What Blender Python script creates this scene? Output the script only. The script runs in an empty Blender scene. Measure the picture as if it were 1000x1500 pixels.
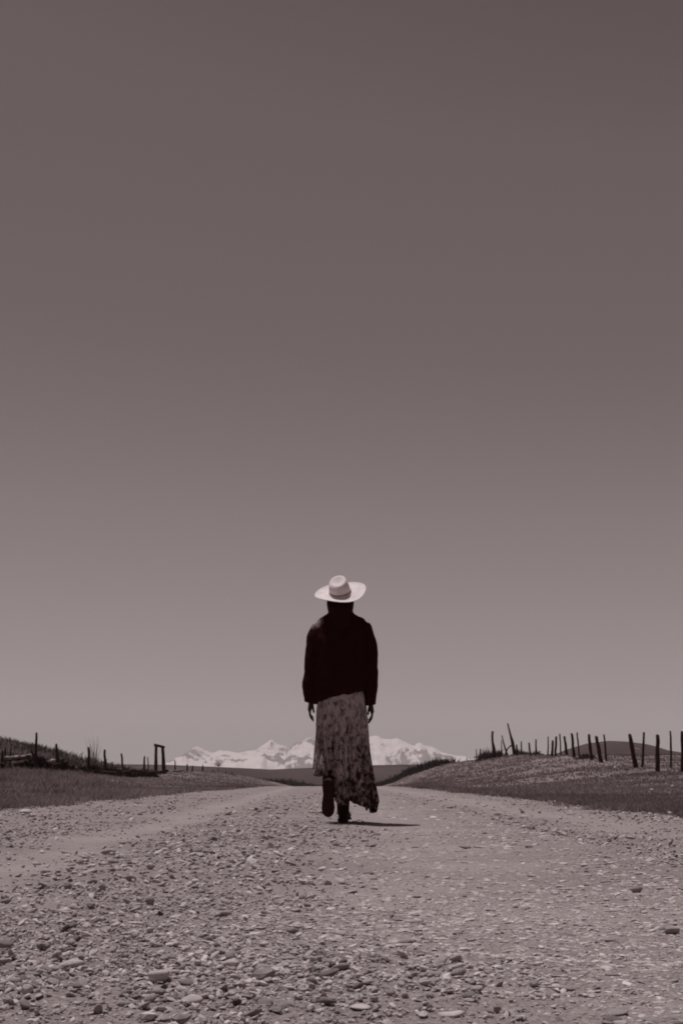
import bpy, bmesh, math, random
import numpy as np
from mathutils import Vector, Matrix

random.seed(7)
rng = np.random.default_rng(11)
C = bpy.context.scene.collection
S = bpy.context.scene
R = math.radians

# ------------------------------------------------------------------ camera
F, H = 2200.0, 0.295            # focal length in photo pixels (1000 x 1500), lens height over the road
PITCH, YAW = math.atan(393 / F), -math.atan(10 / F)
cd = bpy.data.cameras.new('camera')
cam = bpy.data.objects.new('camera', cd)
C.objects.link(cam)
cd.sensor_fit = 'VERTICAL'
cd.sensor_height, cd.sensor_width = 36.0, 24.0
cd.lens = F / 1500 * 36
cd.clip_start, cd.clip_end = 0.05, 60000
cam.location = (0, 0, H)
cam.rotation_euler = (R(90) + PITCH, 0, YAW)
S.camera = cam
CR = cam.rotation_euler.to_matrix()

# ------------------------------------------------------------------ light
SUN = Vector((-0.222, 0.15, 1.0)).normalized()
ELEV, AZ = math.asin(SUN.z), math.atan2(SUN.x, SUN.y)


def tone(r, k=14):
    """linear colour of a tint on the photograph's mauve-grey scale, given its red value"""
    f = lambda v: ((max(v, 0) / 255 + 0.055) / 1.055) ** 2.4 if v > 10 else max(v, 0) / 255 / 12.92
    return (f(r), f(r - k), f(r - k), 1.0)


W = bpy.data.worlds.new('World')
S.world = W
W.use_nodes = True
nt = W.node_tree
bg = nt.nodes['Background']
sk = nt.nodes.new('ShaderNodeTexSky')
sk.sky_type = 'NISHITA'
sk.sun_disc = False
sk.sun_elevation, sk.sun_rotation = ELEV, AZ
sk.altitude, sk.air_density, sk.dust_density, sk.ozone_density = 1500, 1.0, 1.0, 1.0
# the photograph is a red-filtered, mauve-toned monochrome: take the sky's red and tone it
sp = nt.nodes.new('ShaderNodeSeparateColor')
mu = nt.nodes.new('ShaderNodeMath'); mu.operation = 'MULTIPLY'; mu.inputs[1].default_value = 0.1
rp = nt.nodes.new('ShaderNodeValToRGB')
el = rp.color_ramp.elements
stops = [(0.06, 78), (0.118, 80), (0.134, 88.5), (0.148, 99), (0.160, 100.5), (0.19, 104.5), (0.266, 126.5), (0.366, 143), (0.487, 157), (0.568, 171), (0.66, 176), (1.0, 195)]
el[0].position, el[0].color = stops[0][0], tone(stops[0][1])
el[1].position, el[1].color = stops[-1][0], tone(stops[-1][1])
for p_, r_ in stops[1:-1]:
    e_ = el.new(p_); e_.color = tone(r_, 13.6)
vm = nt.nodes.new('ShaderNodeVectorMath'); vm.operation = 'SCALE'; vm.inputs['Scale'].default_value = 10.0
nt.links.new(sk.outputs[0], sp.inputs[0])
nt.links.new(sp.outputs[0], mu.inputs[0])
nt.links.new(mu.outputs[0], rp.inputs[0])
nt.links.new(rp.outputs[0], vm.inputs[0])
nt.links.new(vm.outputs[0], bg.inputs[0])
bg.inputs[1].default_value = 0.1

sd = bpy.data.lights.new('sun', 'SUN')
sd.energy, sd.angle, sd.color = 3.2, R(0.53), (1.0, 0.975, 0.965)
sun = bpy.data.objects.new('sun', sd)
C.objects.link(sun)
sun.rotation_euler = SUN.to_track_quat('Z', 'Y').to_euler()

S.view_settings.view_transform = 'Standard'
S.view_settings.look = 'None'
S.view_settings.exposure, S.view_settings.gamma = 0, 1
S.view_settings.use_curve_mapping = False
S.render.engine = 'CYCLES'
S.cycles.use_denoising = True
S.cycles.filter_width = 1.9
S.cycles.max_bounces = 6
S.cycles.volume_bounces = 0


# ------------------------------------------------------------------ helpers
def ray(px, py):
    return (CR @ Vector(((px - 500) / F, (750 - py) / F, -1.0)))


def at(px, py, Y):
    """the point at distance Y down the road that the photograph shows at this pixel"""
    d = ray(px, py)
    return Vector((d.x, d.y, d.z)) * (Y / d.y) + Vector((0, 0, H))


def on_road(px, py):
    d = ray(px, py)
    t = -H / d.z
    return Vector((d.x * t, d.y * t, 0))


def hash2(ix, iy, seed):
    n = (ix.astype(np.int64) * 374761393 + iy.astype(np.int64) * 668265263 + seed * 1442695041) & 0x7fffffff
    n = ((n ^ (n >> 13)) * 1274126177) & 0x7fffffff
    n = (n ^ (n >> 16)) & 0xffff
    return n / 65535.0


def vnoise(x, y, seed=0):
    x, y = np.asarray(x, float), np.asarray(y, float)
    ix, iy = np.floor(x), np.floor(y)
    fx, fy = x - ix, y - iy
    fx, fy = fx * fx * (3 - 2 * fx), fy * fy * (3 - 2 * fy)
    a, b = hash2(ix, iy, seed), hash2(ix + 1, iy, seed)
    c, d = hash2(ix, iy + 1, seed), hash2(ix + 1, iy + 1, seed)
    return (a + (b - a) * fx + (c - a) * fy + (a - b - c + d) * fx * fy) * 2 - 1


def fbm(x, y, s, o=4, seed=0, g=0.5):
    v, a, f = 0, 1.0, 1.0 / s
    for k in range(o):
        v = v + a * vnoise(np.asarray(x) * f + 17.3 * k, np.asarray(y) * f - 9.1 * k, seed + k)
        a *= g; f *= 2.03
    return v


def sstep(t):
    t = np.clip(t, 0, 1)
    return t * t * (3 - 2 * t)


def mesh_np(name, V, T, smooth=True, tones=None):
    """a mesh from numpy vertices and equal-sized faces"""
    V = np.asarray(V, np.float32); T = np.asarray(T, np.int32)
    me = bpy.data.meshes.new(name)
    n, k = T.shape
    me.vertices.add(len(V)); me.vertices.foreach_set('co', V.ravel())
    me.loops.add(n * k); me.loops.foreach_set('vertex_index', T.ravel())
    me.polygons.add(n)
    me.polygons.foreach_set('loop_start', np.arange(0, n * k, k, dtype=np.int32))
    sm = np.full(n, bool(smooth)) if np.isscalar(smooth) else np.asarray(smooth, bool)
    me.polygons.foreach_set('use_smooth', sm)
    if tones is not None:
        at_ = me.attributes.new('tone', 'FLOAT', 'POINT')
        at_.data.foreach_set('value', np.asarray(tones, np.float32))
    me.update(calc_edges=True)
    return me


def link(name, me, mat=None, parent=None, **props):
    o = bpy.data.objects.new(name, me)
    C.objects.link(o)
    if mat is not None:
        me.materials.append(mat)
    if parent is not None:
        o.parent = parent
    for k, v in props.items():
        o[k] = v
    return o


def empty(name, loc, label, cat, group=None):
    o = bpy.data.objects.new(name, None)
    C.objects.link(o)
    o.location = loc
    o['label'], o['category'] = label, cat
    if group: o['group'] = group
    return o


def grid_faces(nu, nv, wrap=False):
    i = np.arange(nu - 1)[:, None]
    jn = nv if wrap else nv - 1
    j = np.arange(jn)[None, :]
    j2 = (j + 1) % nv
    a = i * nv + j; b = i * nv + j2; c = (i + 1) * nv + j2; d = (i + 1) * nv + j
    return np.stack([a, b, c, d], -1).reshape(-1, 4)


class MB:
    """collects shapes as (verts, faces) and builds one mesh"""
    def __init__(self): self.v, self.f = [], []
    def add(self, V, Fs):
        n = len(self.v)
        self.v += [tuple(p) for p in V]
        self.f += [tuple(i + n for i in f) for f in Fs]
    def loft(self, rings, cap=True):
        k = len(rings[0]); V = [p for r in rings for p in r]
        Fs = [(i * k + j, i * k + (j + 1) % k, (i + 1) * k + (j + 1) % k, (i + 1) * k + j) for i in range(len(rings) - 1) for j in range(k)]
        if cap:
            Fs.append(tuple(range(k))[::-1]); Fs.append(tuple((len(rings) - 1) * k + j for j in range(k)))
        self.add(V, Fs)
    def tube(self, pts, radii, sides=7, rough=0.0, flat=1.0):
        pts = [Vector(p) for p in pts]
        rings = []
        for i, p in enumerate(pts):
            d = (pts[min(i + 1, len(pts) - 1)] - pts[max(i - 1, 0)]).normalized()
            up = Vector((0, 1, 0.13)) if abs(d.z) > 0.6 else Vector((0, 0.13, 1))
            u = d.cross(up).normalized(); w = u.cross(d).normalized()
            r = radii[i]
            rings.append([p + (u * math.cos(2 * math.pi * j / sides) + w * math.sin(2 * math.pi * j / sides) * flat) * r * (1 + random.uniform(-rough, rough)) for j in range(sides)])
        self.loft(rings)
    def mesh(self, name, smooth=True):
        me = bpy.data.meshes.new(name)
        me.from_pydata(self.v, [], self.f)
        bm = bmesh.new(); bm.from_mesh(me)
        bmesh.ops.recalc_face_normals(bm, faces=bm.faces[:])
        bm.to_mesh(me); bm.free()
        me.polygons.foreach_set('use_smooth', [smooth] * len(me.polygons))
        me.update()
        return me


def applied(me, mods):
    """mesh after modifiers; mods = [(type, {settings})]"""
    o = bpy.data.objects.new('shape', me)
    C.objects.link(o)
    for t, st in mods:
        m = o.modifiers.new(t, t)
        for k, v in st.items(): setattr(m, k, v)
    dg = bpy.context.evaluated_depsgraph_get()
    out = bpy.data.meshes.new_from_object(o.evaluated_get(dg))
    bpy.data.objects.remove(o)
    out.polygons.foreach_set('use_smooth', [True] * len(out.polygons))
    return out


# ------------------------------------------------------------------ materials
def material(name, a, b, scale=5.0, rough=0.95, detail=6, bump=0.0, bump_scale=40.0, attr=None, spec=0.2, lo=0.3, hi=0.7, k=14):
    """two tints (given on the photograph's scale) mixed by noise, or by a mesh attribute"""
    m = bpy.data.materials.new(name)
    m.use_nodes = True
    t = m.node_tree; N = t.nodes
    p = N['Principled BSDF']
    p.inputs['Roughness'].default_value = rough
    p.inputs['Specular IOR Level'].default_value = spec
    co = N.new('ShaderNodeTexCoord')
    no = N.new('ShaderNodeTexNoise'); no.inputs['Scale'].default_value = scale; no.inputs['Detail'].default_value = detail
    t.links.new(co.outputs['Object'], no.inputs['Vector'])
    fac = no.outputs['Fac']
    if attr:
        A = N.new('ShaderNodeAttribute'); A.attribute_name = attr
        mx = N.new('ShaderNodeMath'); mx.operation = 'MULTIPLY_ADD'
        mx.inputs[1].default_value = 0.45
        t.links.new(no.outputs['Fac'], mx.inputs[0]); t.links.new(A.outputs['Fac'], mx.inputs[2])
        sb = N.new('ShaderNodeMath'); sb.operation = 'SUBTRACT'; sb.inputs[1].default_value = 0.225
        t.links.new(mx.outputs[0], sb.inputs[0]); fac = sb.outputs[0]
    r = N.new('ShaderNodeValToRGB')
    r.color_ramp.elements[0].position, r.color_ramp.elements[1].position = (0.0, 1.0) if attr else (lo, hi)
    ca, cb = tone(a, k), tone(b, k)
    r.color_ramp.elements[0].color = ca
    r.color_ramp.elements[1].color = cb
    t.links.new(fac, r.inputs[0]); t.links.new(r.outputs[0], p.inputs['Base Color'])
    if bump:
        n2 = N.new('ShaderNodeTexNoise'); n2.inputs['Scale'].default_value = bump_scale; n2.inputs['Detail'].default_value = 5
        t.links.new(co.outputs['Object'], n2.inputs['Vector'])
        bu = N.new('ShaderNodeBump'); bu.inputs['Strength'].default_value = 1.0; bu.inputs['Distance'].default_value = bump
        t.links.new(n2.outputs['Fac'], bu.inputs['Height']); t.links.new(bu.outputs[0], p.inputs['Normal'])
    return m


M_road = material('road_dust', 124, 154, 30, attr='tone', bump=0.006, bump_scale=170, k=12)
def grit(m, scale, amount):
    """single grains of sand and grit, darker and lighter than the dust round them"""
    t = m.node_tree; N = t.nodes; p = N['Principled BSDF']
    tc = N.new('ShaderNodeTexCoord'); vo = N.new('ShaderNodeTexVoronoi'); vo.inputs['Scale'].default_value = scale
    t.links.new(tc.outputs['Object'], vo.inputs['Vector'])
    sp = N.new('ShaderNodeSeparateColor'); t.links.new(vo.outputs['Color'], sp.inputs[0])
    mr = N.new('ShaderNodeMapRange'); mr.inputs['To Min'].default_value = 1 - amount; mr.inputs['To Max'].default_value = 1 + amount
    t.links.new(sp.outputs[0], mr.inputs['Value'])
    old = p.inputs['Base Color'].links[0].from_socket
    mx = N.new('ShaderNodeVectorMath'); mx.operation = 'SCALE'
    t.links.new(old, mx.inputs[0]); t.links.new(mr.outputs[0], mx.inputs['Scale']); t.links.new(mx.outputs[0], p.inputs['Base Color'])


grit(M_road, 230, 0.30)
M_stone = material('river_stone', 74, 208, 60, k=12, attr='tone', bump=0.0015, bump_scale=120)
M_ground = material('dry_turf', 90, 138, 0.9, attr='tone', bump=0.02, bump_scale=9)
M_grass = material('grass_blades', 104, 152, 2.0, attr='tone')
for m_ in (M_grass,):                       # thin blades let light through
    t = m_.node_tree; tl_ = t.nodes.new('ShaderNodeBsdfTranslucent'); mx_ = t.nodes.new('ShaderNodeMixShader'); mx_.inputs[0].default_value = 0.4
    src = t.nodes['Principled BSDF'].inputs['Base Color'].links[0].from_socket
    t.links.new(src, tl_.inputs[0]); t.links.new(t.nodes['Principled BSDF'].outputs[0], mx_.inputs[1]); t.links.new(tl_.outputs[0], mx_.inputs[2])
    t.links.new(mx_.outputs[0], t.nodes['Material Output'].inputs['Surface'])
M_hill = material('scrub_hill', 50, 84, 0.05, attr='tone', bump=0.5, bump_scale=0.4)
M_brush = material('brush_twigs', 66, 112, 1.0, attr='tone')
M_darkbrush = material('dark_scrub', 42, 72, 1.0, attr='tone')
M_post = material('weathered_post', 40, 66, 14, k=20, bump=0.004, bump_scale=60)
M_grey = material('silver_grey_post', 60, 92, 14, bump=0.004, bump_scale=60)
M_log = material('weathered_log', 84, 164, 3, bump=0.006, bump_scale=25)
M_darklog = material('dark_log', 34, 60, 6, k=20, bump=0.006, bump_scale=25)
M_twig = material('bare_twigs', 124, 152, 9)
M_sweater = material('black_knit', 42, 48, 40, k=26, bump=0.002, bump_scale=300, spec=0.02)
M_hair = material('dark_hair', 40, 48, 60, k=26, rough=0.8, spec=0.05)
M_boot = material('dark_leather', 36, 44, 20, k=24, rough=0.75, spec=0.1)
M_sole = material('boot_rubber', 40, 54, 30, k=22)
M_skin = material('skin', 56, 64, 20)
M_hat = material('pale_straw', 208, 226, 18, bump=0.0014, bump_scale=260, k=11)
M_band = material('hat_band', 128, 144, 60)
M_snowrock = None


# ------------------------------------------------------------------ landform
XL, XR = -3.3, 2.62            # road edges


def base_z(Y):
    Y = np.asarray(Y, float)
    d = np.clip(Y - 70, 0, None)
    return np.maximum(-0.0002 * np.minimum(d, 60) ** 2 - 0.024 * np.clip(d - 60, 0, 50), -1.9)


def edges(Y):
    w = 0.24 * fbm(Y, Y * 0 + 3, 1.7, 6, 21, 0.62) + 0.003 * np.asarray(Y)
    w2 = 0.24 * fbm(Y, Y * 0 + 8, 1.7, 6, 22, 0.62) + 0.009 * np.asarray(Y)
    return XL - w, XR + w2


BL = ([-300, 0, 10, 30, 50, 61, 68, 85, 100, 140, 200, 300, 480, 9000], [0.2, .1, .14, .20, .40, .62, .40, .48, .80, 1.1, .95, .0, -1.6, -1.9])
BR = ([-300, 0, 10, 30, 40, 54, 65, 77, 95, 110, 170, 230, 290, 480, 9000], [.3, .3, .3, .38, .44, .62, 1.05, 1.55, 1.8, 1.9, 2.15, 1.6, .5, -1.6, -1.9])


def ground_z(X, Y):
    X, Y = np.asarray(X, float), np.asarray(Y, float)
    eL, eR = edges(Y)
    b = base_z(Y)
    tl, tr = sstep((eL - X) / 9.0), sstep((X - eR) / 9.0)
    z = b + (np.interp(Y, *BL) - b) * tl + (np.interp(Y, *BR) - b) * tr
    near = np.clip(60 / np.maximum(Y, 1), 0.25, 1)
    out = np.clip(np.maximum(eL - X, X - eR) / 1.5, 0, 1)
    z = z + out * (0.035 * fbm(X, Y, 2.2, 4, 31) + 0.05 * fbm(X, Y, 9, 3, 35) * np.clip(Y / 50, 0.05, 1) ** 1.5) * np.where(Y > 0, 1, 1)
    inside = np.clip(np.minimum(X - eL, eR - X) / 0.25, -1, 1)     # under the road the sheet sinks away
    return z - 0.05 * np.clip(inside + 0.25, 0, 1)


def track(X, Y):
    """how smoothly packed the road is here: 0 loose stones, 1 dust"""
    X, Y = np.asarray(X, float), np.asarray(Y, float)
    w = 0.07 * fbm(X * 0, Y, 2.5, 3, 41)
    a = np.exp(-(((X + 1.12 + w + 0.012 * Y * (Y > 12)) / 0.23) ** 2))
    b = (0.35 + 0.4 * sstep((Y - 2.5) / 3)) * np.exp(-(((X - 0.42 + w) / 0.42) ** 2))
    c = 0.85 * np.exp(-(((X - 1.85 + w) / 0.38) ** 2)) * sstep((Y - 5) / 5)
    n = 0.25 * fbm(X, Y, 0.35, 3, 44)
    return np.clip(np.maximum(np.maximum(a, b), c) + n * 0.6, 0, 1)


def road_z(X, Y):
    X, Y = np.asarray(X, float), np.asarray(Y, float)
    t = track(X, Y)
    z = base_z(Y) + 0.006 * fbm(X, Y, 0.7, 3, 51) + 0.010 * fbm(X, Y, 2.3, 2, 55) * np.clip(Y / 3, 0, 1)
    calm = np.exp(-((X - 0.35) / 0.9) ** 2 - ((Y - 10.7) / 1.6) ** 2)
    z = base_z(Y) + (z - base_z(Y)) * (1 - calm) + calm * 0.019 * np.clip((Y - 10.7) / 0.7, -1, 1)
    z = z + (1 - 0.7 * calm) * (0.006 * fbm(X, Y, 0.06, 3, 53)) * np.clip(1.15 - t, 0.15, 1)
    z = z - 0.012 * t + 0.012 * np.exp(-((X - 1.12) / 0.22) ** 2) + 0.01 * np.exp(-((X + 0.45) / 0.3) ** 2)
    eL, eR = edges(Y)
    o = np.minimum(X - eL, eR - X)
    return z - 0.10 * np.clip(-o / 0.18, 0, 1.5) ** 1.5


# ground sheet
xs = np.concatenate([-np.geomspace(30, 6500, 46)[::-1], np.arange(-29.5, 29.6, 0.33), np.geomspace(30, 6500, 46)])
ys = np.concatenate([np.linspace(-300, -6, 16), np.arange(-5, 10, 0.5), np.geomspace(10, 320, 420), np.geomspace(330, 9200, 40)])
GX, GY = np.meshgrid(xs, ys)
GZ = ground_z(GX, GY)
gt = 0.45 + 0.25 * fbm(GX, GY, 6, 4, 61) + 0.25 * fbm(GX * 2.2, GY * 0.9, 2.5, 3, 64)
link('ground', mesh_np('ground', np.stack([GX, GY, GZ], -1).reshape(-1, 3), grid_faces(*GX.shape), True, np.clip(gt, 0, 1).ravel()), M_ground, kind='structure')

# gravel road
ys = np.concatenate([np.linspace(-12, 1.2, 40), np.arange(1.22, 7, 0.022), np.geomspace(7, 260, 330)])
tt = np.linspace(0, 1, 231)
eL, eR = edges(ys)
RX = (eL - 0.25)[:, None] + (eR - eL + 0.5)[:, None] * tt[None, :]
RY = np.repeat(ys[:, None], len(tt), 1)
RZ = road_z(RX, RY)
rt = 0.35 + 0.45 * track(RX, RY) + 0.22 * fbm(RX, RY, 0.5, 4, 71) + 0.12 * fbm(RX, RY, 0.05, 2, 75)
link('gravel_road', mesh_np('gravel_road', np.stack([RX, RY, RZ], -1).reshape(-1, 3), grid_faces(*RX.shape), True, np.clip(rt, 0, 1).ravel()), M_road, kind='structure')


# hills: ridges whose skyline runs through the given pixels at distance Y0
def ridge(name, pix, Y0, depth, mat, nx=260, nd=40, rough=0.03, bottom=-2.2, seed=0, kind='structure', nscale=40):
    px = np.array([p[0] for p in pix], float)
    P = np.array([list(at(a, b, Y0)) for a, b in pix])
    X = np.linspace(P[0, 0], P[-1, 0], nx)
    top = np.interp(X, P[:, 0], P[:, 2])
    v = np.linspace(-1, 1, nd)
    XX, VV = np.meshgrid(X, v)
    prof = np.cos(VV * math.pi / 2) ** 0.8
    tap = np.ones(nx)
    hh = (np.repeat(top[None], nd, 0) - bottom) * prof
    hh = hh * (1 + rough * fbm(XX, VV * depth, nscale, 5, 81 + seed))
    Z = bottom + hh
    Y = Y0 + VV * depth
    tn = np.clip(0.45 + 0.35 * fbm(XX, Y, nscale * 0.5, 5, 91 + seed), 0, 1)
    return link(name, mesh_np(name, np.stack([XX, Y, Z], -1).reshape(-1, 3), grid_faces(nd, nx), True, tn.ravel()), mat, kind=kind), (X, top)


ridge('foothills', [(-900, 1118), (-300, 1115), (0, 1117), (150, 1119), (260, 1121), (330, 1124.5), (400, 1128), (455, 1126), (500, 1124), (545, 1122.5), (600, 1121.5), (640, 1121), (720, 1121), (1000, 1117), (1400, 1112), (2000, 1118)], 560, 170, M_hill, nx=500, seed=1, rough=0.05, nscale=60)
hl, (hlx, hlz) = ridge('brushy_hill', [(-600, 1104), (-350, 1076), (-150, 1066), (0, 1084), (30, 1092), (70, 1101), (105, 1109), (135, 1119), (170, 1127), (230, 1140)], 215, 45, M_hill, seed=2, rough=0.02)
ridge('round_hill', [(690, 1140), (740, 1127), (800, 1112), (840, 1096), (862, 1089.5), (885, 1086.5), (905, 1087.5), (928, 1090.5), (950, 1098), (975, 1102), (1000, 1103.5), (1100, 1100), (1300, 1104), (1600, 1125)], 270, 60, M_hill, seed=3, rough=0.02)

# snow mountains
MP = [(-700, 1136), (-200, 1130), (80, 1127), (200, 1128), (252, 1120), (268, 1108), (280, 1101), (290, 1093), (300, 1099), (312, 1103), (322, 1099), (335, 1100), (350, 1103), (362, 1100), (374, 1099), (384, 1092), (391, 1087), (398, 1083), (406, 1090), (414, 1092), (424, 1094), (434, 1087), (444, 1082), (455, 1080), (462, 1084), (475, 1079), (490, 1076), (505, 1081), (520, 1076), (540, 1079), (552, 1077), (560, 1082), (573, 1083), (581, 1081), (592, 1086), (606, 1093), (613, 1087), (622, 1092), (634, 1094), (645, 1101), (655, 1104), (668, 1107), (680, 1107), (690, 1112), (700, 1117), (730, 1124), (900, 1130), (1200, 1128), (1700, 1138)]
Y0 = 7200
P = np.array([list(at(a, b, Y0)) for a, b in MP])
mx = np.concatenate([np.linspace(P[0, 0], -1100, 60, endpoint=False), np.linspace(-1100, 1000, 760), np.linspace(1000, P[-1, 0], 60)[1:]])
top = np.interp(mx, P[:, 0], P[:, 2])
vd = np.linspace(-1, 0.7, 110)
XX, VV = np.meshgrid(mx, vd)
rid = 1 - np.abs(fbm(XX, VV * 1500, 260, 5, 101, 0.55))
rid2 = 1 - np.abs(fbm(XX + 400, VV * 1500, 90, 4, 111))
prof = np.where(VV < 0, (1 + VV) ** 1.15, (1 - VV) ** 1.3)
amp = np.abs(VV) * (1 - np.abs(VV)) * 4
hgt = (top[None] + 8) * prof + amp * ((rid - 0.6) * 50 + (rid2 - 0.6) * 30) * np.clip((top[None] + 8) / 150, 0.1, 1.2)
MZ = np.maximum(hgt, -6) - 8
MYY = Y0 + VV * 1500
mt = np.clip(0.5 + 0.5 * fbm(XX, MYY * 0.7, 130, 4, 121, 0.6), 0, 1)
mtn = mesh_np('snow_mountains', np.stack([XX, MYY, MZ], -1).reshape(-1, 3), grid_faces(*XX.shape), True, mt.ravel())
M_snow = bpy.data.materials.new('snow_and_rock'); M_snow.use_nodes = True
t = M_snow.node_tree; N = t.nodes; p = N['Principled BSDF']; p.inputs['Roughness'].default_value = 0.9
A = N.new('ShaderNodeAttribute'); A.attribute_name = 'tone'
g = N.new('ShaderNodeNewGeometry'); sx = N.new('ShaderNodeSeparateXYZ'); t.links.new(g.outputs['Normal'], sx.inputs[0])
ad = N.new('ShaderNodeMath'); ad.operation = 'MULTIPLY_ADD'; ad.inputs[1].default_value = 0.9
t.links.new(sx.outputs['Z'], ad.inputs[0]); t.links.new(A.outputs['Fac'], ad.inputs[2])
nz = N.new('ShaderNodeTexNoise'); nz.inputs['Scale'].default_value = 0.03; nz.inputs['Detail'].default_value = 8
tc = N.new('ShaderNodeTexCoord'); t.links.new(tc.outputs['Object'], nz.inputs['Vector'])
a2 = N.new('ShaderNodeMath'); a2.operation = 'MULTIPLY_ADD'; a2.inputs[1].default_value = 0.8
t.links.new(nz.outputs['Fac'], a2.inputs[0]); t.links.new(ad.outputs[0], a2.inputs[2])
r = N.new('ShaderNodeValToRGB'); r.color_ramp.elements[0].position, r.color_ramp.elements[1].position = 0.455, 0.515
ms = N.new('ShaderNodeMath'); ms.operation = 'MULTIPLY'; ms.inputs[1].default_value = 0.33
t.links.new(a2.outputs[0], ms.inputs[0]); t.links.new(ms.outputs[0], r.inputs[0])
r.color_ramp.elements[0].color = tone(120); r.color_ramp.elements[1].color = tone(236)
t.links.new(r.outputs[0], p.inputs['Base Color'])
link('snow_mountains', mtn, M_snow, kind='structure')

# ------------------------------------------------------------------ haze
hz = bpy.data.meshes.new('haze')
bm = bmesh.new(); bmesh.ops.create_cube(bm, size=1.0)
for v in bm.verts:
    v.co = Vector((v.co.x * 14000, v.co.y * 10400 + 4600, (v.co.z + 0.5) * 290 - 18))
bm.to_mesh(hz); bm.free()
M_haze = bpy.data.materials.new('haze'); M_haze.use_nodes = True
t = M_haze.node_tree
t.nodes.remove(t.nodes['Principled BSDF'])
pv = t.nodes.new('ShaderNodeVolumePrincipled')
pv.inputs['Color'].default_value = (1.0, 0.93, 0.93, 1)
pv.inputs['Density'].default_value = 1.45e-4
pv.inputs['Anisotropy'].default_value = 0.0
t.links.new(pv.outputs[0], t.nodes['Material Output'].inputs['Volume'])
link('haze', hz, M_haze, kind='stuff')


# ------------------------------------------------------------------ gravel
def ico(sub):
    bm = bmesh.new(); bmesh.ops.create_icosphere(bm, subdivisions=sub, radius=1.0)
    V = np.array([list(v.co) for v in bm.verts]); T = np.array([[v.index for v in f.verts] for f in bm.faces]); bm.free()
    return V, T


def pebble_shapes(sub, n, lump=0.22):
    V, T = ico(sub) if sub else (np.array([[1, 0, 0], [.4, .9, 0], [-.8, .6, 0], [-.9, -.5, 0], [.3, -1, 0], [.1, 0, .8], [0, .1, -.9]], float),
                                 np.array([[0, 1, 5], [1, 2, 5], [2, 3, 5], [3, 4, 5], [4, 0, 5], [1, 0, 6], [2, 1, 6], [3, 2, 6], [4, 3, 6], [0, 4, 6]]))
    out = []
    for k in range(n):
        d = V.copy()
        for q in range(7):                     # facets: planes that cut the ball
            nrm = rng.normal(size=3); nrm /= np.linalg.norm(nrm)
            c = rng.uniform(0.45, 0.85)
            s = d @ nrm
            d = d - np.clip(s - c, 0, None)[:, None] * nrm * rng.uniform(0.6, 1.0)
        d *= (1 + rng.normal(size=(len(d), 1)) * lump * 0.25)
        d[:, :2] *= 1 + rng.uniform(0.2, 0.6) * np.minimum(d[:, 2:3], 0)      # narrower below: an overhanging rim
        out.append(d)
    return out, T


SH0, T0 = pebble_shapes(0, 24, 0.4)
SH1, T1 = pebble_shapes(1, 24)
SH2, T2 = pebble_shapes(2, 24, 0.34)


def scatter(n, y0, y1, power):
    """points over the road in view; power: 1 = even over the picture's width and log-even in depth"""
    u = rng.random(n)
    Y = y0 * (y1 / y0) ** u if power == 0 else (y0 ** power + u * (y1 ** power - y0 ** power)) ** (1 / power)
    half = np.minimum(0.245 * Y + 0.25, 9)
    X = (rng.random(n) * 2 - 1) * half
    eL, eR = edges(Y)
    k = (X > eL - 0.35 * rng.random(n)) & (X < eR + 0.4 * rng.random(n))
    return X[k], Y[k]


def stones(n, y0, y1, power, med, sig, lo, hi):
    X, Y = scatter(n, y0, y1, power)
    loose = (1 - track(X, Y)) * (1 - 0.75 * np.exp(-((X - 0.35) / 0.5) ** 2 - ((Y - 10.5) / 0.7) ** 2))
    wob = 0.35 * fbm(X, Y, 1.1, 3, 133) + 0.3 * (rng.random(len(X)) - 0.5)
    pack = sstep((X + 0.35 + wob) / 0.8) * sstep((1.0 - X) / 0.25 + 1)       # right half: stones pressed flat
    keep = rng.random(len(X)) < np.clip(0.06 + 0.84 * loose ** 1.2 + 0.26 * pack, 0, 1) * np.clip(0.75 + 0.5 * fbm(X, Y, 0.6, 3, 131), 0.2, 1)
    X, Y, pack, loose = X[keep], Y[keep], pack[keep], loose[keep]
    n = len(X)
    size = np.clip(med * np.exp(rng.normal(size=n) * sig), lo, hi) * 0.5
    size *= np.where(pack > 0.5, 1.15, 1.0)
    flat = np.where(pack > 0.5, rng.uniform(0.25, 0.45, n), rng.uniform(0.32, 0.72, n))
    sc = np.stack([size * rng.uniform(0.95, 1.7, n), size * rng.uniform(0.7, 1.0, n), size * flat], -1)
    yaw = rng.random(n) * 6.283
    tx, ty = rng.normal(size=n) * 0.36 * (1 - 0.75 * pack), rng.normal(size=n) * 0.36 * (1 - 0.75 * pack)
    z = road_z(X, Y) + sc[:, 2] * np.where(pack > 0.5, rng.uniform(-0.55, 0.15, n), rng.uniform(0.25, 0.9, n))
    tn = np.clip(0.57 + 0.17 * rng.normal(size=n) + 0.06 * pack, 0.05, 1)
    return dict(X=X, Y=Y, Z=z, sc=sc, yaw=yaw, tx=tx, ty=ty, tone=tn, pack=pack)


def merge(ds):
    return {k: np.concatenate([d[k] for d in ds]) for k in ds[0]}


def rotm(yaw, tx, ty):
    cy, sy, cx, sx_, cz, sz = np.cos(ty), np.sin(ty), np.cos(tx), np.sin(tx), np.cos(yaw), np.sin(yaw)
    R1 = np.empty((len(yaw), 3, 3))
    R1[:, 0] = np.stack([cz * cy, cz * sy * sx_ - sz * cx, cz * sy * cx + sz * sx_], -1)
    R1[:, 1] = np.stack([sz * cy, sz * sy * sx_ + cz * cx, sz * sy * cx - cz * sx_], -1)
    R1[:, 2] = np.stack([-sy, cy * sx_, cy * cx], -1)
    return R1


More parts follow.
